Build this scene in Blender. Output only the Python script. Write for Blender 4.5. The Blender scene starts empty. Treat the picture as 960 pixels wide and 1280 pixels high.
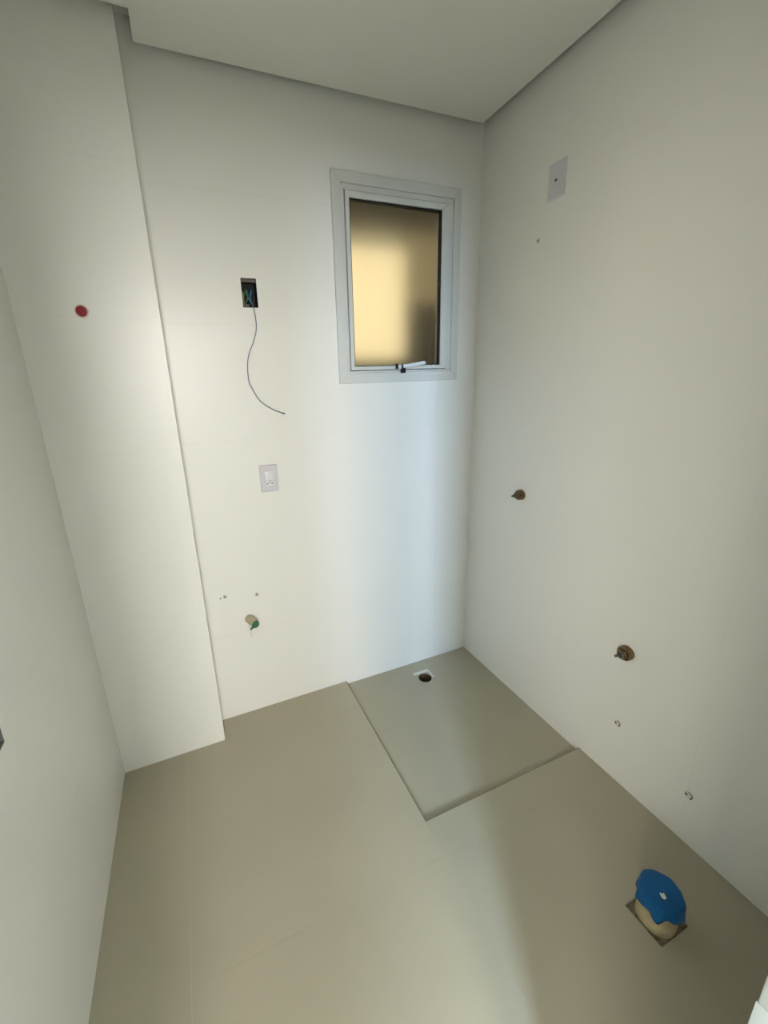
import bpy, bmesh, math, random
from mathutils import Vector, Matrix

random.seed(7)
scene = bpy.context.scene
COL = scene.collection

# ------------------------------------------------------------------ camera
F_PX, W_PX, H_PX = 512.44, 960, 1280
cam_d = bpy.data.cameras.new('camera')
cam = bpy.data.objects.new('camera', cam_d)
COL.objects.link(cam)
cam_d.sensor_fit = 'VERTICAL'
cam_d.sensor_height = 24.0
cam_d.lens = 24.0 * F_PX / H_PX
cam_d.shift_x = 36.52 / H_PX
cam_d.shift_y = -15.42 / H_PX
cam_d.clip_start = 0.01
r_ = Vector((0.924702, -0.37884, -0.037492))
u_ = Vector((0.136677, 0.238458, 0.961487))
f_ = Vector((0.35531, 0.894214, -0.272281))
m = Matrix((r_, u_, -f_)).transposed().to_4x4()
m.translation = Vector((-1.37998, -1.7713, 1.55))
cam.matrix_world = m
scene.camera = cam

# ------------------------------------------------------------------ world, daylight, exposure
world = bpy.data.worlds.new('sky')
scene.world = world
world.use_nodes = True
bg = world.node_tree.nodes['Background']
bg.inputs['Color'].default_value = (0.80, 0.88, 1.0, 1)
bg.inputs['Strength'].default_value = 0.9

def area(name, loc, rot, sx, sy, power, color):
    l = bpy.data.lights.new(name, 'AREA')
    l.shape = 'RECTANGLE'; l.size = sx; l.size_y = sy
    l.energy = power; l.color = color
    o = bpy.data.objects.new(name, l); COL.objects.link(o)
    o.location = loc; o.rotation_euler = rot
    return o
# daylight entering by the glazed balcony door of the adjoining room behind the camera: bright terrace side, blue sky side
area('daylight_balcony_right_leaf', (-1.60, -4.78, 1.95), (math.radians(90), 0, 0), 0.60, 1.35, 86, (1.0, 0.955, 0.92))
area('daylight_balcony_left_leaf', (-2.43, -4.78, 2.00), (math.radians(90), 0, 0), 0.50, 1.25, 272, (0.53, 0.725, 1.0))
# added side fill at an assumed window, there to brighten the right wall
area('side_fill_light', (-3.56, -3.5, 1.6), (math.radians(90), 0, math.radians(-90)), 1.6, 1.4, 84, (1.0, 0.91, 0.79))
sun_d = bpy.data.lights.new('sun', 'SUN'); sun_d.energy = 9.0; sun_d.angle = math.radians(0.53); sun_d.color = (1.0, 0.93, 0.80)
sun = bpy.data.objects.new('sun', sun_d); COL.objects.link(sun)
sun.rotation_euler = Vector((0.10, 0.36, -1.0)).to_track_quat('-Z', 'Y').to_euler()

vs = scene.view_settings
vs.view_transform = 'Standard'
vs.look = 'None'
vs.gamma = 1.0
vs.use_curve_mapping = False
vs.exposure = 0.09

# ------------------------------------------------------------------ materials
MATS = {}
def mat(name, col, rough=0.5, spec=0.5, metal=0.0, noise=0.0, nscale=6.0, bump=0.0, bscale=60.0, trans=0.0, ior=1.45):
    if name in MATS: return MATS[name]
    M = bpy.data.materials.new(name); M.use_nodes = True
    nt = M.node_tree; b = nt.nodes['Principled BSDF']
    b.inputs['Roughness'].default_value = rough
    b.inputs['Specular IOR Level'].default_value = spec
    b.inputs['Metallic'].default_value = metal
    b.inputs['IOR'].default_value = ior
    b.inputs['Transmission Weight'].default_value = trans
    c = (col[0], col[1], col[2], 1)
    b.inputs['Base Color'].default_value = c
    tc = None
    if noise or bump:
        tc = nt.nodes.new('ShaderNodeTexCoord')
    if noise:
        n = nt.nodes.new('ShaderNodeTexNoise'); n.inputs['Scale'].default_value = nscale
        n.inputs['Detail'].default_value = 5
        rp = nt.nodes.new('ShaderNodeValToRGB')
        rp.color_ramp.elements[0].position = 0.3; rp.color_ramp.elements[1].position = 0.7
        rp.color_ramp.elements[0].color = tuple(x * (1 - noise) for x in col) + (1,)
        rp.color_ramp.elements[1].color = tuple(min(1, x * (1 + noise)) for x in col) + (1,)
        nt.links.new(tc.outputs['Object'], n.inputs['Vector'])
        nt.links.new(n.outputs['Fac'], rp.inputs['Fac'])
        nt.links.new(rp.outputs['Color'], b.inputs['Base Color'])
    if bump:
        n2 = nt.nodes.new('ShaderNodeTexNoise'); n2.inputs['Scale'].default_value = bscale
        bp = nt.nodes.new('ShaderNodeBump'); bp.inputs['Strength'].default_value = bump
        bp.inputs['Distance'].default_value = 0.002
        nt.links.new(tc.outputs['Object'], n2.inputs['Vector'])
        nt.links.new(n2.outputs['Fac'], bp.inputs['Height'])
        nt.links.new(bp.outputs['Normal'], b.inputs['Normal'])
    MATS[name] = M
    return M

TILE = mat('white_satin_tile', (0.85, 0.838, 0.775), 0.34, 0.45, noise=0.006, nscale=2.0)
WGROUT = mat('white_wall_grout', (0.765, 0.755, 0.69), 0.9, 0.1)
FTILE = mat('greige_floor_tile', (0.45, 0.41, 0.30), 0.42, 0.5, noise=0.035, nscale=3.0)
FGROUT = mat('floor_grout', (0.54, 0.50, 0.395), 0.9, 0.1)
PLASTER = mat('ceiling_plaster', (0.83, 0.825, 0.755), 0.95, 0.1, bump=0.02, bscale=30)
PAINT = mat('white_wall_paint', (0.84, 0.835, 0.78), 0.9, 0.2)
WOODFLOOR = mat('adjoining_floor_tile', (0.42, 0.385, 0.31), 0.5, 0.4, noise=0.05, nscale=4)
ALU = mat('white_lacquered_aluminium', (0.67, 0.67, 0.615), 0.35, 0.5)
RUBBER = mat('black_rubber', (0.012, 0.012, 0.012), 0.6, 0.3)
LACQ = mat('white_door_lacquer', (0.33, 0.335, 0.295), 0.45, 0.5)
PLATE = mat('lavender_white_plastic', (0.66, 0.635, 0.665), 0.35, 0.5)
ROCKER = mat('bright_white_plastic', (0.76, 0.755, 0.76), 0.3, 0.5)
DARK = mat('dark_hole', (0.02, 0.018, 0.015), 0.8, 0.2)
BOXP = mat('black_box_plastic', (0.02, 0.018, 0.015), 0.6, 0.3, noise=0.3, nscale=40)
BRASS = mat('tarnished_brass', (0.20, 0.135, 0.065), 0.45, 0.5, metal=0.55, noise=0.35, nscale=60)
STEEL = mat('dull_steel_stem', (0.15, 0.14, 0.11), 0.45, 0.5, metal=0.5)
PVC = mat('dusty_beige_pvc', (0.52, 0.44, 0.30), 0.6, 0.3, noise=0.12, nscale=25)
PVC2 = mat('stained_beige_pvc', (0.46, 0.385, 0.225), 0.6, 0.3, noise=0.2, nscale=30)
GREEN = mat('green_plastic', (0.045, 0.16, 0.075), 0.45, 0.5, noise=0.2, nscale=50)
RED = mat('red_plastic', (0.30, 0.003, 0.008), 0.45, 0.5)
BLUE = mat('blue_plastic_sheet', (0.001, 0.10, 0.29), 0.5, 0.4, noise=0.2, nscale=18, bump=0.35, bscale=35)
MORTAR = mat('dirty_mortar', (0.27, 0.24, 0.165), 0.95, 0.1, noise=0.45, nscale=45, bump=0.6, bscale=80)
WHITEPASTE = mat('white_putty', (0.74, 0.73, 0.66), 0.9, 0.1, noise=0.06, nscale=60)
DRAINP = mat('brown_drain_pipe', (0.085, 0.055, 0.025), 0.6, 0.3, noise=0.4, nscale=50)
WBLUE = mat('grey_blue_wire_sheath', (0.15, 0.18, 0.26), 0.4, 0.5)
WBLUE2 = mat('blue_wire_sheath', (0.03, 0.16, 0.30), 0.4, 0.5)
WGREEN = mat('green_wire_sheath', (0.06, 0.22, 0.10), 0.4, 0.5)
WYEL = mat('yellow_wire_sheath', (0.38, 0.33, 0.06), 0.4, 0.5)
COPPER = mat('dark_copper_tip', (0.10, 0.075, 0.05), 0.4, 0.5, metal=0.5)
LUG = mat('grey_brown_box_lug', (0.16, 0.13, 0.10), 0.6, 0.3)
HOLE2 = mat('grey_hole', (0.17, 0.165, 0.15), 0.8, 0.2)
PLUG = mat('grey_wall_plug', (0.52, 0.51, 0.47), 0.7, 0.3)
PATCH = mat('mortar_smear', (0.68, 0.66, 0.58), 0.9, 0.1)
CREAM = mat('painted_lit_cream', (0.80, 0.72, 0.52), 0.9, 0.1)  # exterior tones: sunlit and shaded areas painted as flat colours
TAN = mat('painted_midtone_tan', (0.165, 0.14, 0.085), 0.9, 0.1)
BROWN = mat('painted_shade_brown', (0.02, 0.0165, 0.009), 0.9, 0.1)
GLASS = mat('bronze_frosted_glass', (0.93, 0.865, 0.70), 0.33, 0.35, trans=1.0, ior=1.40)

# ------------------------------------------------------------------ helpers
def link(name, bm, material, parent=None, smooth=False, loc=None):
    bmesh.ops.recalc_face_normals(bm, faces=bm.faces[:])
    me = bpy.data.meshes.new(name); bm.to_mesh(me); bm.free()
    if material: me.materials.append(material)
    if smooth:
        for p in me.polygons: p.use_smooth = True
        try: me.set_sharp_from_angle(angle=math.radians(35))
        except Exception: pass
    o = bpy.data.objects.new(name, me); COL.objects.link(o)
    if parent: o.parent = parent
    if loc: o.location = loc
    return o

def empty(name, loc=(0, 0, 0)):
    o = bpy.data.objects.new(name, None); COL.objects.link(o); o.location = loc
    o.empty_display_size = 0.02
    return o

def tag(o, label, cat, group=None):
    o['label'] = label; o['category'] = cat
    if group: o['group'] = group
    return o

def struct(o, label=None, cat=None):
    o['kind'] = 'structure'
    if label: o['label'] = label
    if cat: o['category'] = cat
    return o

def add_box(bm, x0, x1, y0, y1, z0, z1):
    vs_ = [bm.verts.new((x, y, z)) for x in (x0, x1) for y in (y0, y1) for z in (z0, z1)]
    for f in ((0, 1, 3, 2), (4, 6, 7, 5), (0, 4, 5, 1), (2, 3, 7, 6), (0, 2, 6, 4), (1, 5, 7, 3)):
        bm.faces.new([vs_[i] for i in f])

def box(name, mtl, parent, x0, x1, y0, y1, z0, z1, bevel=0.0, seg=2):
    bm = bmesh.new(); add_box(bm, x0, x1, y0, y1, z0, z1)
    if bevel: bmesh.ops.bevel(bm, geom=bm.edges[:], offset=bevel, segments=seg, affect='EDGES', profile=0.5)
    return link(name, bm, mtl, parent, smooth=bool(bevel))

# planes: mapping (a, b, depth-out-of-surface) -> world
def m_back(y0=0.0):  return lambda a, b, d: (a, y0 - d, b)          # a = x, b = z, faces -y
def m_right(x0=0.0): return lambda a, b, d: (x0 - d, a, b)          # a = y, b = z, faces -x
def m_left(x0):      return lambda a, b, d: (x0 + d, a, b)          # faces +x
def m_floor(z0=0.0): return lambda a, b, d: (a, b, z0 + d)          # a = x, b = y, faces +z
def m_ceil(z0):      return lambda a, b, d: (a, b, z0 - d)

def grid_slab(name, mtl, parent, mp, a0, a1, b0, b1, d0, d1, holes=(), keep=None):
    """slab between depth d0 and d1 over the rectangle, minus rectangular holes"""
    A = sorted({a0, a1} | {v for h in holes for v in h[:2] if a0 < v < a1})
    B = sorted({b0, b1} | {v for h in holes for v in h[2:] if b0 < v < b1})
    bm = bmesh.new(); V = {}
    def v(i, j):
        if (i, j) not in V: V[(i, j)] = bm.verts.new(mp(A[i], B[j], d1))
        return V[(i, j)]
    faces = []
    for i in range(len(A) - 1):
        for j in range(len(B) - 1):
            ca, cb = (A[i] + A[i + 1]) / 2, (B[j] + B[j + 1]) / 2
            if any(h[0] < ca < h[1] and h[2] < cb < h[3] for h in holes): continue
            faces.append(bm.faces.new((v(i, j), v(i + 1, j), v(i + 1, j + 1), v(i, j + 1))))
    if not faces: bm.free(); return None
    ret = bmesh.ops.extrude_face_region(bm, geom=faces, use_keep_orig=True)
    nv = [g for g in ret['geom'] if isinstance(g, bmesh.types.BMVert)]
    off = Vector(mp(0, 0, d0)) - Vector(mp(0, 0, d1))
    bmesh.ops.translate(bm, verts=nv, vec=off)
    return link(name, bm, mtl, parent)

def ring_slab(name, mtl, parent, mp, outer, cx, cy, rad, d0, d1, n=32):
    """slab with polygon outline and one round hole"""
    bm = bmesh.new()
    def loop(pts):
        vv = [bm.verts.new(mp(p[0], p[1], d1)) for p in pts]
        return [bm.edges.new((vv[i], vv[(i + 1) % len(vv)])) for i in range(len(vv))]
    e = loop(outer) + loop([(cx + rad * math.cos(t * 2 * math.pi / n), cy + rad * math.sin(t * 2 * math.pi / n)) for t in range(n)])
    r = bmesh.ops.triangle_fill(bm, use_beauty=True, use_dissolve=False, edges=e)
    faces = [g for g in r['geom'] if isinstance(g, bmesh.types.BMFace)]
    ret = bmesh.ops.extrude_face_region(bm, geom=faces, use_keep_orig=True)
    nv = [g for g in ret['geom'] if isinstance(g, bmesh.types.BMVert)]
    bmesh.ops.translate(bm, verts=nv, vec=Vector(mp(0, 0, d0)) - Vector(mp(0, 0, d1)))
    return link(name, bm, mtl, parent)

def lathe(name, mtl, parent, base, axis, prof, n=28, smooth=True, jitter=0.0, closed_ends=True):
    """revolve profile [(radius, height)] about axis from base"""
    ax = Vector(axis).normalized()
    t = Vector((0, 0, 1)) if abs(ax.z) < 0.9 else Vector((1, 0, 0))
    e1 = ax.cross(t).normalized(); e2 = ax.cross(e1)
    bm = bmesh.new(); rows = []
    jt = [1 + random.uniform(-jitter, jitter) for _ in range(n)]
    for (rad, h) in prof:
        if rad < 1e-6:
            rows.append([bm.verts.new(Vector(base) + ax * h)])
        else:
            rows.append([bm.verts.new(Vector(base) + ax * h + (e1 * math.cos(2 * math.pi * k / n) + e2 * math.sin(2 * math.pi * k / n)) * rad * jt[k]) for k in range(n)])
    for A, B in zip(rows[:-1], rows[1:]):
        for k in range(n):
            k2 = (k + 1) % n
            if len(A) == 1 and len(B) == 1: continue
            if len(A) == 1: bm.faces.new((A[0], B[k], B[k2]))
            elif len(B) == 1: bm.faces.new((A[k], A[k2], B[0]))
            else: bm.faces.new((A[k], A[k2], B[k2], B[k]))
    return link(name, bm, mtl, parent, smooth=smooth)

def catmull(P, s=8):
    P = [Vector(p) for p in P]; Q = [P[0] * 2 - P[1]] + P + [P[-1] * 2 - P[-2]]; out = []
    for i in range(1, len(Q) - 2):
        a, b, c, d = Q[i - 1], Q[i], Q[i + 1], Q[i + 2]
        for k in range(s):
            t = k / s
            out.append(0.5 * ((2 * b) + (c - a) * t + (2 * a - 5 * b + 4 * c - d) * t * t + (-a + 3 * b - 3 * c + d) * t ** 3))
    return out + [P[-1]]

def tube(name, mtl, parent, pts, rad, n=8, s=8):
    pts = catmull(pts, s) if len(pts) > 2 else [Vector(p) for p in pts]
    bm = bmesh.new(); rows = []; prev = None
    for i, p in enumerate(pts):
        d = (pts[min(i + 1, len(pts) - 1)] - pts[max(i - 1, 0)]).normalized()
        if prev is None:
            t = Vector((0, 1, 0)) if abs(d.y) < 0.9 else Vector((1, 0, 0))
            e1 = d.cross(t).normalized()
        else:
            e1 = (prev - d * prev.dot(d)).normalized()
        prev = e1; e2 = d.cross(e1)
        rr = rad(i / (len(pts) - 1)) if callable(rad) else rad
        rows.append([bm.verts.new(p + (e1 * math.cos(2 * math.pi * k / n) + e2 * math.sin(2 * math.pi * k / n)) * rr) for k in range(n)])
    for A, B in zip(rows[:-1], rows[1:]):
        for k in range(n): bm.faces.new((A[k], A[(k + 1) % n], B[(k + 1) % n], B[k]))
    bm.faces.new(rows[0][::-1]); bm.faces.new(rows[-1])
    return link(name, bm, mtl, parent, smooth=True)

# ------------------------------------------------------------------ dimensions
XL, XC, YC = -1.821, -1.412, -0.1253          # left wall, column side, column face
YF = -1.68                                    # front wall, room side
ZC, ZT = 2.5915, 2.68                         # ceiling underside, top of the walls
GAP = 0.041                                   # shadow gap round the ceiling
SX, SY, SD = -0.7662, -0.8092, 0.0193         # shower recess
TT = 0.0005                                   # how far tiles stand proud of the grout
ZJ = [-SD, 0.447, 0.894, 1.342, 1.789, 2.236, ZT]
WIN_HOLE = (-0.692, -0.150, 1.592, 2.318)
BOX_HOLE = (-1.112, -1.053, 1.8515, 1.9555)
LBOX_HOLE = (-0.907, -0.847, 0.857, 0.960)    # on the left wall: y, z
PIT = (-0.349, -0.231, -1.370, -1.2625)       # hole in the floor round the soil pipe
DOOR = (-1.635, -0.905, 0.0, 2.12)

def tiled(parent, mp, a_joints, b_joints, holes=(), gap=0.001, mtl=TILE, name='tile', jig=0.0):
    for i in range(len(a_joints) - 1):
        for j in range(len(b_joints) - 1):
            g = gap / 2
            a0 = a_joints[i] + (g if i else 0); a1 = a_joints[i + 1] - (g if i < len(a_joints) - 2 else 0)
            b0 = b_joints[j] + (g if j else 0); b1 = b_joints[j + 1] - (g if j < len(b_joints) - 2 else 0)
            grid_slab(name, mtl, parent, mp, a0, a1, b0, b1, -TT, random.uniform(-jig, jig), holes)

# ------------------------------------------------------------------ floor
floor = empty('floor', (0, 0, 0)); struct(floor)
grid_slab('screed', FGROUT, floor, m_floor(0), XL - 0.15, 0.15, YF - 0.17, 0.15, -0.16, -TT,
          holes=[(SX, 0.15, SY, 0.15), PIT])
grid_slab('shower_screed', FGROUT, floor, m_floor(-SD), SX, 0.15, SY, 0.15, -0.14, -TT,
          holes=[(-0.402, -0.3035, -0.178, -0.079)])
xj = [XL, -1.574, -0.7685, 0.0]
def ftile(a0, a1, b0, b1, holes=()):
    g = 0.0006
    return grid_slab('floor_tile', FTILE, floor, m_floor(0), a0 + g, a1 - g, b0 + g, b1 - g, -TT, 0, holes)
ftile(xj[0] - .0011, xj[1], -0.196, YC + .0011)
ftile(xj[1], xj[2], -0.196, 0.0, holes=[(-3, XC, YC, 1)])
ftile(xj[0] - .0011, xj[1], -0.933, -0.196)
ftile(xj[1], xj[2], -0.933, -0.196)
ftile(xj[0] - .0011, xj[1], YF - .165, -0.933)
ftile(xj[1], xj[2], YF - .165, -0.933)
ftile(xj[2], xj[3] + .0011, -0.933, SY)
ftile(xj[2], xj[3] + .0011, YF - .165, -0.933, holes=[PIT])
# recessed shower floor: two tiles, and step strips with the edge shadow painted dark
JX = -0.2985
DH = (-0.402, -0.3035, -0.178, -0.079)
grid_slab('shower_tile', FTILE, floor, m_floor(-SD), SX + .001, JX - .0011, SY + .001, 0.0, -TT, 0, [DH])
grid_slab('shower_tile', FTILE, floor, m_floor(-SD), JX + .0011, 0.0, SY + .001, 0.0, -TT, 0)
EDGE = mat('step_edge_shade', (0.20, 0.175, 0.125), 0.8, 0.2)
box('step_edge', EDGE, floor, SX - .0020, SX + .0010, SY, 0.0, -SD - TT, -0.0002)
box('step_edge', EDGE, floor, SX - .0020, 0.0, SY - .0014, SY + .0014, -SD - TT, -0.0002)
grid_slab('pit_bottom', MORTAR, floor, m_floor(-0.009), PIT[0] - .01, PIT[1] + .01, PIT[2] - .01, PIT[3] + .01, -0.05, 0)
for (x0, x1, y0, y1) in ((PIT[0], PIT[0] + .003, PIT[2], PIT[3]), (PIT[1] - .003, PIT[1], PIT[2], PIT[3]),
                         (PIT[0], PIT[1], PIT[2], PIT[2] + .003), (PIT[0], PIT[1], PIT[3] - .003, PIT[3])):
    box('pit_side', MORTAR, floor, x0, x1, y0, y1, -0.06, -0.004)

# ------------------------------------------------------------------ walls
wb = empty('wall_back'); struct(wb)
grid_slab('masonry', WGROUT, wb, m_back(0), XL - .15, 0.15, -0.1, ZT, -0.10, -TT, holes=[WIN_HOLE, BOX_HOLE])
tiled(wb, m_back(0), [XC, -0.212, 0.0], ZJ, [WIN_HOLE, BOX_HOLE], gap=0.0011, jig=0.0001)

wc = empty('wall_column'); struct(wc)
box('masonry', WGROUT, wc, XL - .05, XC - TT, YC + TT, 0.05, -0.05, ZT)
tiled(wc, m_back(YC), [XL, XC], [0.0] + ZJ[1:], gap=0.0009, jig=0.0001)
tiled(wc, m_left(XC), [YC + TT, 0.0], [0.0] + ZJ[1:], gap=0.0006)

wr = empty('wall_right'); struct(wr)
grid_slab('masonry', WGROUT, wr, m_right(0), YF - .15, 0.15, -0.1, ZT, -0.15, -TT)
tiled(wr, m_right(0), [YF, -1.20, 0.0], ZJ, gap=0.0004)

wl = empty('wall_left'); struct(wl)
grid_slab('masonry', WGROUT, wl, m_left(XL), YF - .15, 0.15, -0.1, ZT, -0.15, -TT, holes=[LBOX_HOLE])
tiled(wl, m_left(XL), [YF, -1.325, YC], [0.0] + ZJ[1:], [LBOX_HOLE], gap=0.0004)

wf = grid_slab('wall_front', PAINT, None, lambda a, b, d: (a, YF + d, b), XL - .15, 0.15, -0.1, ZT, -0.15, 0, holes=[(DOOR[0], DOOR[1], -0.2, DOOR[3])])
struct(wf)

# ceiling: dropped plaster board with a shadow gap all round, slab above
ceil = empty('ceiling'); struct(ceil)
grid_slab('plaster_board', PLASTER, ceil, m_ceil(ZC), XL + GAP, -GAP, YF + GAP, -GAP, -0.02, 0,
          holes=[(-3, XC + GAP, YC - GAP, 1)])
box('slab', PLASTER, ceil, XL - .15, 0.15, YF - .15, 0.15, ZT, ZT + 0.12)

# ------------------------------------------------------------------ adjoining room (behind the camera)
HX0, HX1, HY0, HY1, HZ = -3.62, 0.45, -4.85, YF - 0.15, 2.75
struct(box('floor_adjoining', WOODFLOOR, None, HX0 - .1, HX1 + .1, HY0 - .1, YF - .17, -0.12, 0.0))
struct(box('ceiling_adjoining', PLASTER, None, HX0 - .1, HX1 + .1, HY0 - 1.5, HY1, HZ, HZ + .1))  # overhang past the far wall added to block the sun, unseen
struct(grid_slab('wall_adjoining_left', PAINT, None, m_left(HX0), HY0, HY1, 0, HZ, -0.1, 0, holes=[(-4.35, -2.65, 0.85, 2.35)]))
struct(box('wall_adjoining_right', PAINT, None, HX1, HX1 + .1, HY0, HY1, 0, HZ))
struct(grid_slab('wall_adjoining_far', PAINT, None, lambda a, b, d: (a, HY0 + d, b), HX0, HX1, 0, HZ, -0.1, 0, holes=[(-2.62, -1.25, 0.85, 2.68)]))
struct(box('wall_adjoining_partition', PAINT, None, HX0, XL - .15, HY1, HY1 + .1, 0, HZ))
struct(box('light_blocker_adjoining', PAINT, None, -2.19, -1.755, -3.12, -2.97, 0, HZ))  # added unseen blocker, keeps the blue light off part of the back wall
struct(box('wall_adjoining_return', PAINT, None, 0.15, HX1, HY1, HY1 + .1, 0, HZ))

# door frame the photographer stands in
door = empty('door_1', (0, 0, 0)); struct(door)
JI = -0.946
box('jamb', LACQ, door, JI, DOOR[1], YF - .155, YF, 0.0, DOOR[3], 0.002)
box('jamb', LACQ, door, DOOR[0], DOOR[0] + (DOOR[1] - JI), YF - .155, YF, 0.0, DOOR[3], 0.002)
box('head', LACQ, door, DOOR[0] + .041, JI, YF - .155, YF, DOOR[3] - .04, DOOR[3], 0.002)
sp = box('strike_plate', LACQ, door, JI - 0.0012, JI + 0.001, YF - .028, YF + .0006, 0.80, 0.962, 0.0005)
box('latch_hole', DARK, sp, JI - 0.0015, JI - 0.0010, YF - .02, YF - .008, 0.86, 0.90)

# ------------------------------------------------------------------ window
win = empty('window_1', (0, 0, 0)); struct(win)
def frame4(name, mtl, parent, o, i, yf, yb, bev=0.0012):
    """mitred rectangular frame, o / i = (x0,x1,z0,z1) outer and inner, yf front, yb back; four rails"""
    P = [(o[0], o[2]), (o[1], o[2]), (o[1], o[3]), (o[0], o[3])]
    Q = [(i[0], i[2]), (i[1], i[2]), (i[1], i[3]), (i[0], i[3])]
    for k in range(4):
        k2 = (k + 1) % 4
        bm = bmesh.new()
        ring = [P[k], P[k2], Q[k2], Q[k]]
        fr = [bm.verts.new((x, yf, z)) for x, z in ring]; bk = [bm.verts.new((x, yb, z)) for x, z in ring]
        bm.faces.new(fr); bm.faces.new(bk[::-1])
        for a in range(4): bm.faces.new((fr[a], bk[a], bk[(a + 1) % 4], fr[(a + 1) % 4]))
        if bev:
            bmesh.ops.bevel(bm, geom=[e for e in bm.edges if abs(e.verts[0].co.y - yf) < 1e-6 and abs(e.verts[1].co.y - yf) < 1e-6],
                            offset=bev, segments=1, affect='EDGES')
        link(name, bm, mtl, parent)
O1 = (-0.728, -0.116, 1.551, 2.356)
G1 = (-0.690, -0.152, 1.594, 2.316)
G2 = (-0.674, -0.178, 1.603, 2.295)
GL = (-0.6535, -0.211, 1.622, 2.268)
frame4('casing', ALU, win, O1, G1, -0.012, 0.0)
frame4('fixed_frame', ALU, win, G1, G2, -0.003, 0.06)
G3 = (G2[0] + .003, G2[1] - .003, G2[2] + .003, G2[3] - .003)
sash = empty('sash'); sash.parent = win
frame4('sash_rail', ALU, sash, G3, GL, -0.010, 0.035, 0.0018)
GK = (GL[0] + .005, GL[1] - .005, GL[2] + .003, GL[3] - .006)
frame4('gasket', RUBBER, sash, GL, GK, -0.001, 0.022, 0.0)
box('glass_pane', GLASS, sash, GL[0] + .001, GL[1] - .001, 0.016, 0.022, GL[2] + .001, GL[3] - .001)
hd = empty('handle', (-0.43, -0.010, 1.615)); hd.parent = sash
def hbox(name, mtl, x0, x1, y0, y1, z0, z1, rot=0.0, b=0.002):
    o = box(name, mtl, hd, x0, x1, y0, y1, z0, z1, b); o.rotation_euler = (0, rot, 0); return o
hbox('catch', RUBBER, -0.024, -0.012, -0.006, 0.0, -0.008, 0.016)
hbox('hub', ROCKER, -0.011, 0.002, -0.014, 0.0, -0.008, 0.012)
hbox('bracket', RUBBER, 0.002, 0.022, -0.016, 0.0, -0.026, 0.012)
hbox('lever', ROCKER, 0.004, 0.118, -0.034, -0.020, -0.005, 0.010, math.radians(-7))
hbox('lever_neck', RUBBER, 0.002, 0.016, -0.024, -0.010, -0.006, 0.008)

# stand-in panels outside the window: lit and shaded areas painted cream, tan, dark brown
ext = empty('exterior_backdrop', (0, 0.6, 0))
tag(ext, 'stand-in cream and tan backdrop with light and shade painted on, blurred by frosted window glass', 'backdrop')
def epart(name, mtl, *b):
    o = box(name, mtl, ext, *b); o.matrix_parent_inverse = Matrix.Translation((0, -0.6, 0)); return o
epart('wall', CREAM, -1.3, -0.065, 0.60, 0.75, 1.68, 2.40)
epart('low_shade_band', BROWN, -1.3, -0.065, 0.58, 0.75, 0.6, 1.68)
epart('top_shade_band', BROWN, -1.3, 0.9, 0.56, 0.75, 2.40, 3.2)
epart('midtone_panel', TAN, -0.065, 0.9, 0.57, 0.75, 2.00, 2.40)
epart('shade_panel', BROWN, -0.065, 0.9, 0.57, 0.75, 0.6, 2.00)

# ------------------------------------------------------------------ back wall fittings
def el_box(name, mp, h, depth, BOXP=BOXP):
    a0, a1, b0, b1 = h; t = 0.002
    o = empty(name, mp((a0 + a1) / 2, b0, 0))
    inv = Matrix.Translation(-o.location)
    def part(nm, mtl, aa, ab, ba, bb, da, db):
        q = grid_slab(nm, mtl, o, mp, aa, ab, ba, bb, da, db); q.matrix_parent_inverse = inv; return q
    part('back_panel', BOXP, a0, a1, b0, b1, -depth - t, -depth)
    part('side_panel', BOXP, a0, a0 + t, b0, b1, -depth, -0.001)
    part('side_panel', BOXP, a1 - t, a1, b0, b1, -depth, -0.001)
    part('end_panel', BOXP, a0 + t, a1 - t, b0, b0 + t, -depth, -0.001)
    part('end_panel', BOXP, a0 + t, a1 - t, b1 - t, b1, -depth, -0.001)
    c = (a0 + a1) / 2
    part('screw_lug', LUG, a0 + t, a1 - t, b1 - .012, b1 - t, -0.014, -0.008)
    part('screw_lug', LUG, a0 + t, a0 + .026, b0 + t, b0 + .014, -0.020, -0.012)
    return o
eb = el_box('electrical_box', m_back(0), BOX_HOLE, 0.048)
tag(eb, 'open black rectangular wall box with loose wires, left of the window', 'electrical box')
lb = el_box('electrical_box', m_left(XL), LBOX_HOLE, 0.048, mat('grey_box_plastic', (0.22, 0.22, 0.21), 0.6, 0.3))
tag(lb, 'empty grey wall box in the left wall at the photo edge', 'electrical box')
w = empty('electrical_wire', (-1.0715, -0.012, 1.85))
tag(w, 'long thin grey blue wire hanging from the open wall box', 'wire')
P = [(-1.088, 0.038, 1.925), (-1.094, 0.018, 1.905), (-1.084, 0.006, 1.877), (-1.074, -0.004, 1.853), (-1.0694, -0.011, 1.80), (-1.074, -0.012, 1.7611), (-1.0911, -0.012, 1.7165),
     (-1.1068, -0.012, 1.6866), (-1.1195, -0.012, 1.6414), (-1.1213, -0.013, 1.5799), (-1.1118, -0.014, 1.5483),
     (-1.0847, -0.014, 1.4963), (-1.0382, -0.014, 1.4613), (-0.997, -0.014, 1.4425)]
INV = Matrix.Translation(-w.location)
q = tube('sheath', WBLUE, w, P, 0.0019, 8, 8); q.matrix_parent_inverse = INV
q = tube('copper_tip', COPPER, w, [(-0.997, -0.014, 1.4425), (-0.9905, -0.014, 1.4398), (-0.986, -0.014, 1.4385)], 0.0026, 8, 4); q.matrix_parent_inverse = INV
def loose(label, mtl, pts, rad=0.0028):
    tag(tube('electrical_wire', mtl, None, pts, rad, 8, 6), label, 'wire')
loose('green wire looped inside the open wall box', WGREEN, [(-1.100, 0.042, 1.90), (-1.092, 0.014, 1.918), (-1.089, 0.010, 1.892), (-1.096, 0.020, 1.874), (-1.104, 0.040, 1.868)])
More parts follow.
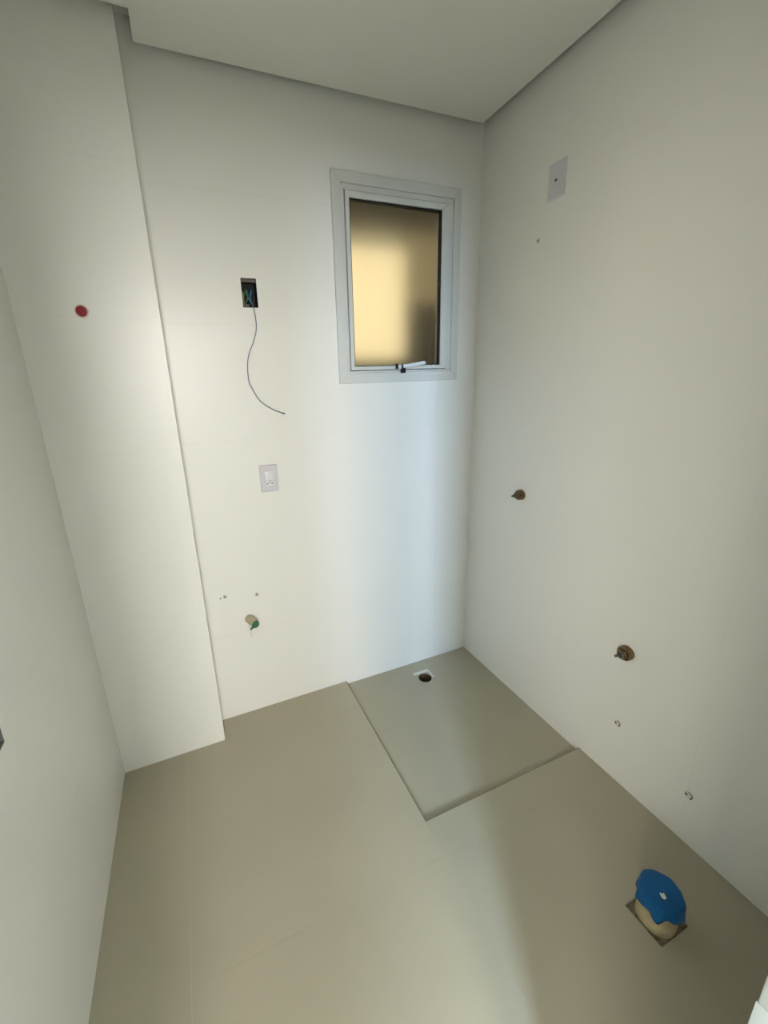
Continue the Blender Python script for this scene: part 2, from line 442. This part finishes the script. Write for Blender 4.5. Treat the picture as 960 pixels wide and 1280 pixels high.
loose('bright blue wire looped inside the open wall box', WBLUE2, [(-1.072, 0.042, 1.93), (-1.074, 0.012, 1.912), (-1.081, 0.008, 1.888), (-1.076, 0.014, 1.868), (-1.066, 0.040, 1.862)], 0.0034)
loose('short yellow wire at the left side of the open wall box', WYEL, [(-1.104, 0.042, 1.915), (-1.106, 0.016, 1.905), (-1.106, 0.012, 1.885), (-1.104, 0.030, 1.872)])

def plate(name, mp, a0, a1, b0, b1, th=0.007):
    bm = bmesh.new()
    pts = [(a0, b0), (a1, b0), (a1, b1), (a0, b1)]
    ca, cb = (a0 + a1) / 2, (b0 + b1) / 2
    lo = [bm.verts.new(mp(a, b, 0.0)) for a, b in pts]
    mi = [bm.verts.new(mp(a, b, th * .55)) for a, b in pts]
    hi = [bm.verts.new(mp(a + (0.004 if a < ca else -0.004), b + (0.004 if b < cb else -0.004), th)) for a, b in pts]
    bm.faces.new(lo[::-1]); bm.faces.new(hi)
    for A, B in ((lo, mi), (mi, hi)):
        for k in range(4): bm.faces.new((A[k], A[(k + 1) % 4], B[(k + 1) % 4], B[k]))
    return bm
# switch with socket
sw = empty('switch_socket_plate', (-1.0765, 0, 1.106)); INV = Matrix.Translation(-sw.location)
tag(sw, 'lavender white plate with a light switch above a socket, below the hanging wire', 'wall switch')
def P_(o):
    if o.parent.parent is None: o.matrix_parent_inverse = INV     # sub-parts hang on a part that already sits at the origin
    return o
P_(link('cover_plate', plate('cover_plate', m_back(0), -1.1155, -1.0375, 1.1065, 1.2255), PLATE, sw))
P_(grid_slab('module_frame', PLATE, sw, m_back(0), -1.0985, -1.0545, 1.131, 1.201, 0.006, 0.0085))
P_(box('shadow_gap', DARK, sw, -1.0965, -1.0565, -0.0088, -0.0084, 1.133, 1.199))
P_(box('rocker', ROCKER, sw, -1.0962, -1.0568, -0.0115, -0.0086, 1.1572, 1.1988, 0.001))
so = P_(box('socket_face', ROCKER, sw, -1.0962, -1.0568, -0.0105, -0.0086, 1.1332, 1.1560, 0.0006))
for dx, dz in ((-0.0105, -0.001), (0.0, 0.003), (0.0105, -0.001)):
    P_(lathe('pin_hole', DARK, so, (-1.0765 + dx, -0.0103, 1.145 + dz), (0, -1, 0), [(0.0, 0.0), (0.0028, 0.0), (0.0028, 0.0006), (0.0, 0.0006)], 12))

# waste pipe stub with green cap
pp = empty('waste_pipe', (-1.2329, 0, 0.512)); INV = Matrix.Translation(-pp.location)
tag(pp, 'beige pipe stub with a green plug sticking out of back wall', 'pipe')
ax = Vector((0.0215, -0.050, -0.007)); L = ax.length
P_(lathe('pipe', PVC, pp, (-1.2329, 0.002, 0.512), ax, [(0.0198, 0.0), (0.0198, L), (0.017, L), (0.017, L - 0.012), (0.0, L - 0.012)], 32))
cap = P_(lathe('plug', GREEN, pp, Vector((-1.2329, 0.0, 0.512)) + ax * 0.9, ax, [(0.0155, 0.0), (0.0162, 0.012), (0.0148, 0.0155), (0.010, 0.0150), (0.0, 0.0150)], 28))
tip = Vector((-1.2329, 0, 0.512)) + ax * 1.1
P_(tube('plug_tab', GREEN, cap, [tip + Vector((-0.008, 0, -0.008)), tip + Vector((-0.020, -0.001, -0.013)), tip + Vector((-0.026, -0.001, -0.019))], lambda t: 0.006 - 0.0028 * t, 10, 5))
P_(tube('string', PLUG, cap, [tip + Vector((-0.025, -0.001, -0.018)), tip + Vector((-0.0265, -0.002, -0.036)), tip + Vector((-0.0235, -0.001, -0.056))], 0.0008, 6, 5))

# wall plugs and drill holes
def wallplug(label, mp, a, b, rad, hole, nm='wall_plug', ax=(0, -1, 0), smear=None, off=(0, 0), hm=None):
    hm = hm or HOLE2
    base = Vector(mp(a, b, 0))
    o = empty(nm, base); inv = Matrix.Translation(-base)
    tag(o, label, 'wall plug')
    q = lathe('collar', PLUG if smear is None else smear, o, base, ax, [(rad, -0.001), (rad, 0.0012), (rad * .8, 0.0020), (hole, 0.0018), (hole, 0.0006)], 20, jitter=0.05); q.matrix_parent_inverse = inv
    hb = Vector(mp(a + off[0], b + off[1], 0))
    q = lathe('hole', hm, o, hb, ax, [(hole, 0.0), (hole, 0.0008), (0.0, 0.0008)], 16); q.matrix_parent_inverse = inv
    return o
wallplug('grey wall plug above and left of the beige pipe stub', m_back(0), -1.3250, 0.6472, 0.0085, 0.0035)
wallplug('tiny dark drill mark beside the leftmost grey wall plug', m_back(0), -1.3445, 0.6432, 0.0042, 0.0026, 'drill_hole')
wallplug('small wall plug in white putty right above the beige pipe stub', m_back(0), -1.1843, 0.6249, 0.0105, 0.0045, smear=PATCH)

# ------------------------------------------------------------------ column: red pipe plug
rp = empty('pipe_plug', (-1.6395, YC, 1.805)); INV = Matrix.Translation(-rp.location)
tag(rp, 'red round plastic pipe plug set in the column face', 'pipe plug')
P_(lathe('collar', PATCH, rp, (-1.6395, YC, 1.805), (0, -1, 0), [(0.021, -0.001), (0.0205, 0.0008), (0.017, 0.001), (0.016, 0.0)], 24, jitter=0.04))
b_ = P_(lathe('plug_body', RED, rp, (-1.6395, YC + 0.002, 1.805), (0, -1, 0), [(0.0160, 0.0), (0.0160, 0.007), (0.0148, 0.0095), (0.0105, 0.0095), (0.0095, 0.006), (0.0, 0.006)], 24))
P_(box('grip_bar', RED, b_, -1.6485, -1.6305, YC - 0.0085, YC - 0.004, 1.803, 1.807, 0.001))

# ------------------------------------------------------------------ right wall fittings
bp_ = empty('blank_plate', (0, -0.431, 2.18)); INV = Matrix.Translation(-bp_.location)
tag(bp_, 'lavender white wall plate with one small dark hole, high on right wall', 'wall plate')
P_(link('cover_plate', plate('cover_plate', m_right(0), -0.469, -0.3925, 2.1795, 2.2975), PLATE, bp_))
P_(lathe('cable_hole', DARK, bp_, (-0.0068, -0.4305, 2.2385), (-1, 0, 0), [(0.0, 0.0), (0.0048, 0.0), (0.0048, 0.0005), (0.0, 0.0005)], 14))
P_(lathe('hole_rim', PLATE, bp_, (-0.0066, -0.4305, 2.2385), (-1, 0, 0), [(0.0085, 0.0), (0.0085, 0.0016), (0.0052, 0.0016), (0.0052, 0.0)], 18))
wallplug('small dark drill hole below the plate with one hole', m_right(0), -0.3601, 2.0629, 0.0095, 0.0042, 'drill_hole', (-1, 0, 0), PATCH, (0.003, 0.001), DARK)
def half_ring(label, y, z, r):
    base = Vector((0, y, z)); o = empty('wall_plug', base); inv = Matrix.Translation(-base)
    tag(o, label, 'wall plug')
    q = lathe('collar', PATCH, o, base, (-1, 0, 0), [(r, -0.001), (r, 0.0006), (r * .9, 0.0010), (0.0, 0.0010)], 20); q.matrix_parent_inverse = inv
    pts = [(-0.0014, y - r * .8 * math.cos(t), z + r * .95 * math.sin(t)) for t in [math.radians(d) for d in (105, 70, 35, 0, -30, -55)]]
    q = tube('ring', HOLE3, o, pts, lambda t: 0.0009 + 0.0012 * t, 6, 4); q.matrix_parent_inverse = inv
    q = lathe('hole', HOLE3, o, base + Vector((0, r * .55, -r * .15)), (-1, 0, 0), [(0.0042, 0.0), (0.0042, 0.0016), (0.0, 0.0016)], 12); q.matrix_parent_inverse = inv
HOLE3 = mat('brown_grey_plug', (0.13, 0.12, 0.09), 0.8, 0.2)
half_ring('half ring wall plug below the lower brass outlet, farther from the blue cover', -0.9478, 0.2537, 0.0125)
half_ring('half ring wall plug lowest on the right wall, nearest the blue cover', -1.2062, 0.1894, 0.0130)

def valve(label, y, z, s, aim):
    base = Vector((0, y, z)); o = empty('water_outlet', base); inv = Matrix.Translation(-base)
    tag(o, label, 'pipe fitting', 'brass water outlets on the right wall')
    A = Vector((-1, 0, 0))
    def K(q, par=o):
        if par is o: q.matrix_parent_inverse = inv
        return q
    # ribbed outer socket
    K(lathe('socket', BRASS, o, base, A, [(0.0245 * s, -0.002), (0.0245 * s, 0.010), (0.0225 * s, 0.0115), (0.0225 * s, 0.013), (0.0240 * s, 0.0145), (0.0235 * s, 0.019), (0.0185 * s, 0.0205), (0.0170 * s, 0.0195)], 12))
    K(lathe('nut', BRASS, o, base, A, [(0.0172 * s, 0.015), (0.0172 * s, 0.030), (0.0155 * s, 0.0315), (0.0, 0.0315)], 6, smooth=False))
    st = K(lathe('stem', STEEL, o, base + A * 0.030, A, [(0.0125 * s, 0.0), (0.0125 * s, 0.007), (0.0098 * s, 0.009), (0.0075 * s, 0.009), (0.0070 * s, 0.006), (0.0, 0.006)], 20))
    K(lathe('spindle', STEEL, st, base + A * 0.034, A + Vector(aim), [(0.0042 * s, 0.0), (0.0042 * s, 0.021 * s), (0.0030 * s, 0.0225 * s), (0.0, 0.0225 * s)], 10), st)
    return o
valve('tarnished brass water outlet with long spindle, below the window, right wall', -0.372, 1.031, 0.98, (0, 0.05, -0.02))
valve('tarnished brass water outlet with short spindle, lower on the right wall', -0.940, 0.566, 1.12, (0, 0.22, -0.05))

# ------------------------------------------------------------------ shower drain
dr = empty('floor_drain', (-0.354, -0.135, -SD)); INV = Matrix.Translation(-dr.location)
tag(dr, 'round brown floor drain opening in the recessed shower floor', 'drain')
cx, cy = -0.355, -0.1345
sq = [(-0.4005, -0.1765), (-0.305, -0.1765), (-0.305, -0.0805), (-0.4005, -0.0805)]
P_(ring_slab('collar', FTILE, dr, m_floor(-SD), sq, cx, cy, 0.0365, -0.012, -0.0012))
P_(grid_slab('putty', WHITEPASTE, dr, m_floor(-SD), -0.4000, -0.3055, -0.0975, -0.0790, -0.004, 0.0006))
P_(grid_slab('putty', WHITEPASTE, dr, m_floor(-SD), -0.3130, -0.3052, -0.150, -0.0975, -0.004, 0.0004))
P_(lathe('pipe', DRAINP, dr, (cx, cy, -SD - 0.002), (0, 0, -1), [(0.0372, 0.0), (0.036, 0.0), (0.036, 0.055), (0.0, 0.058)], 32))
P_(lathe('rim', PVC, dr, (cx, cy, -SD - 0.0006), (0, 0, 1), [(0.0385, -0.004), (0.0385, 0.0), (0.0360, 0.0), (0.0360, -0.006)], 32))

# ------------------------------------------------------------------ soil pipe with blue cover
so_ = empty('soil_pipe', (-0.290, -1.316, 0.0)); INV = Matrix.Translation(-so_.location)
tag(so_, 'beige soil pipe stub rising from a square hole in the floor', 'pipe')
P_(lathe('pipe', PVC2, so_, (-0.290, -1.316, -0.045), (0, 0, 1), [(0.0505, 0.0), (0.0505, 0.05), (0.0490, 0.062), (0.0475, 0.075), (0.0475, 0.142), (0.0440, 0.142), (0.0440, 0.06), (0.0, 0.06)], 36))
# torn plastic cover
n = 48; c0 = Vector((-0.2875, -1.3145, 0.100)); bm = bmesh.new()
def hem(t):   # skirt length by angle (t in degrees, 0 = +x)
    pts = [(0, .050), (35, .055), (80, .052), (130, .045), (160, .034), (175, .040), (188, .037), (202, .046), (213, .050), (221, .034), (232, .029), (245, .031), (256, .026), (266, .040), (285, .056), (300, .064), (330, .055), (360, .050)]
    for (a, x), (b, y) in zip(pts[:-1], pts[1:]):
        if a <= t <= b: return x + (y - x) * (t - a) / (b - a)
    return .05
rows = [[bm.verts.new(c0 + Vector((0, 0, 0.0045)))]]
for rad, dz in ((0.018, .0046), (0.036, .0042), (0.0455, .0035), (0.0515, .0012), (0.0535, -.004)):
    row = []
    for k in range(n):
        a = 2 * math.pi * k / n
        rr = rad * (1 + (0.035 * math.sin(5 * a + 1) + 0.02 * math.sin(9 * a)) * (rad / 0.0535) ** 3)
        row.append(bm.verts.new(c0 + Vector((rr * math.cos(a), rr * math.sin(a), dz + 0.0012 * math.sin(3 * a + rad * 90)))))
    rows.append(row)
for fr in (0.25, 0.5, 0.75, 1.0):
    row = []
    for k in range(n):
        a = 2 * math.pi * k / n; h = hem(math.degrees(a))
        rr = 0.0535 * (1 + 0.035 * math.sin(5 * a + 1) + 0.02 * math.sin(9 * a)) + fr * (0.0035 + 0.0045 * math.sin(7 * a + 2))
        rr = max(rr, 0.0498)
        row.append(bm.verts.new(c0 + Vector((rr * math.cos(a), rr * math.sin(a), -.004 - h * fr))))
    rows.append(row)
for A, B in zip(rows[:-1], rows[1:]):
    for k in range(n):
        k2 = (k + 1) % n
        if len(A) == 1: bm.faces.new((A[0], B[k], B[k2]))
        else: bm.faces.new((A[k], B[k], B[k2], A[k2]))
bv = empty('pipe_cover', (-0.289, -1.314, 0.10)); inv2 = Matrix.Translation(-bv.location)
tag(bv, 'torn blue plastic sheet covering the floor pipe, small pale tear on top', 'plastic cover')
cv = link('sheet', bm, BLUE, bv, smooth=True); cv.matrix_parent_inverse = inv2
sm = cv.modifiers.new('thickness', 'SOLIDIFY'); sm.thickness = 0.0012; sm.offset = 1
# pale tear flap on top
bm = bmesh.new()
tp = [(-0.010, -0.004), (-0.006, 0.007), (-0.001, 0.011), (0.002, 0.004), (0.010, 0.004), (0.006, -0.002), (0.003, -0.010), (-0.005, -0.010)]
base = c0 + Vector((-0.014, -0.012, 0.0062))
lo = [bm.verts.new(base + Vector((x * .8, y * .8, 0))) for x, y in tp]
hi = [bm.verts.new(base + Vector((x * .8, y * .8, 0.0016 + 0.0012 * (i % 2)))) for i, (x, y) in enumerate(tp)]
bm.faces.new(lo[::-1]); bm.faces.new(hi)
for k in range(len(tp)): bm.faces.new((lo[k], lo[(k + 1) % len(tp)], hi[(k + 1) % len(tp)], hi[k]))
tf = link('tear_flap', bm, WHITEPASTE, bv); tf.matrix_parent_inverse = inv2
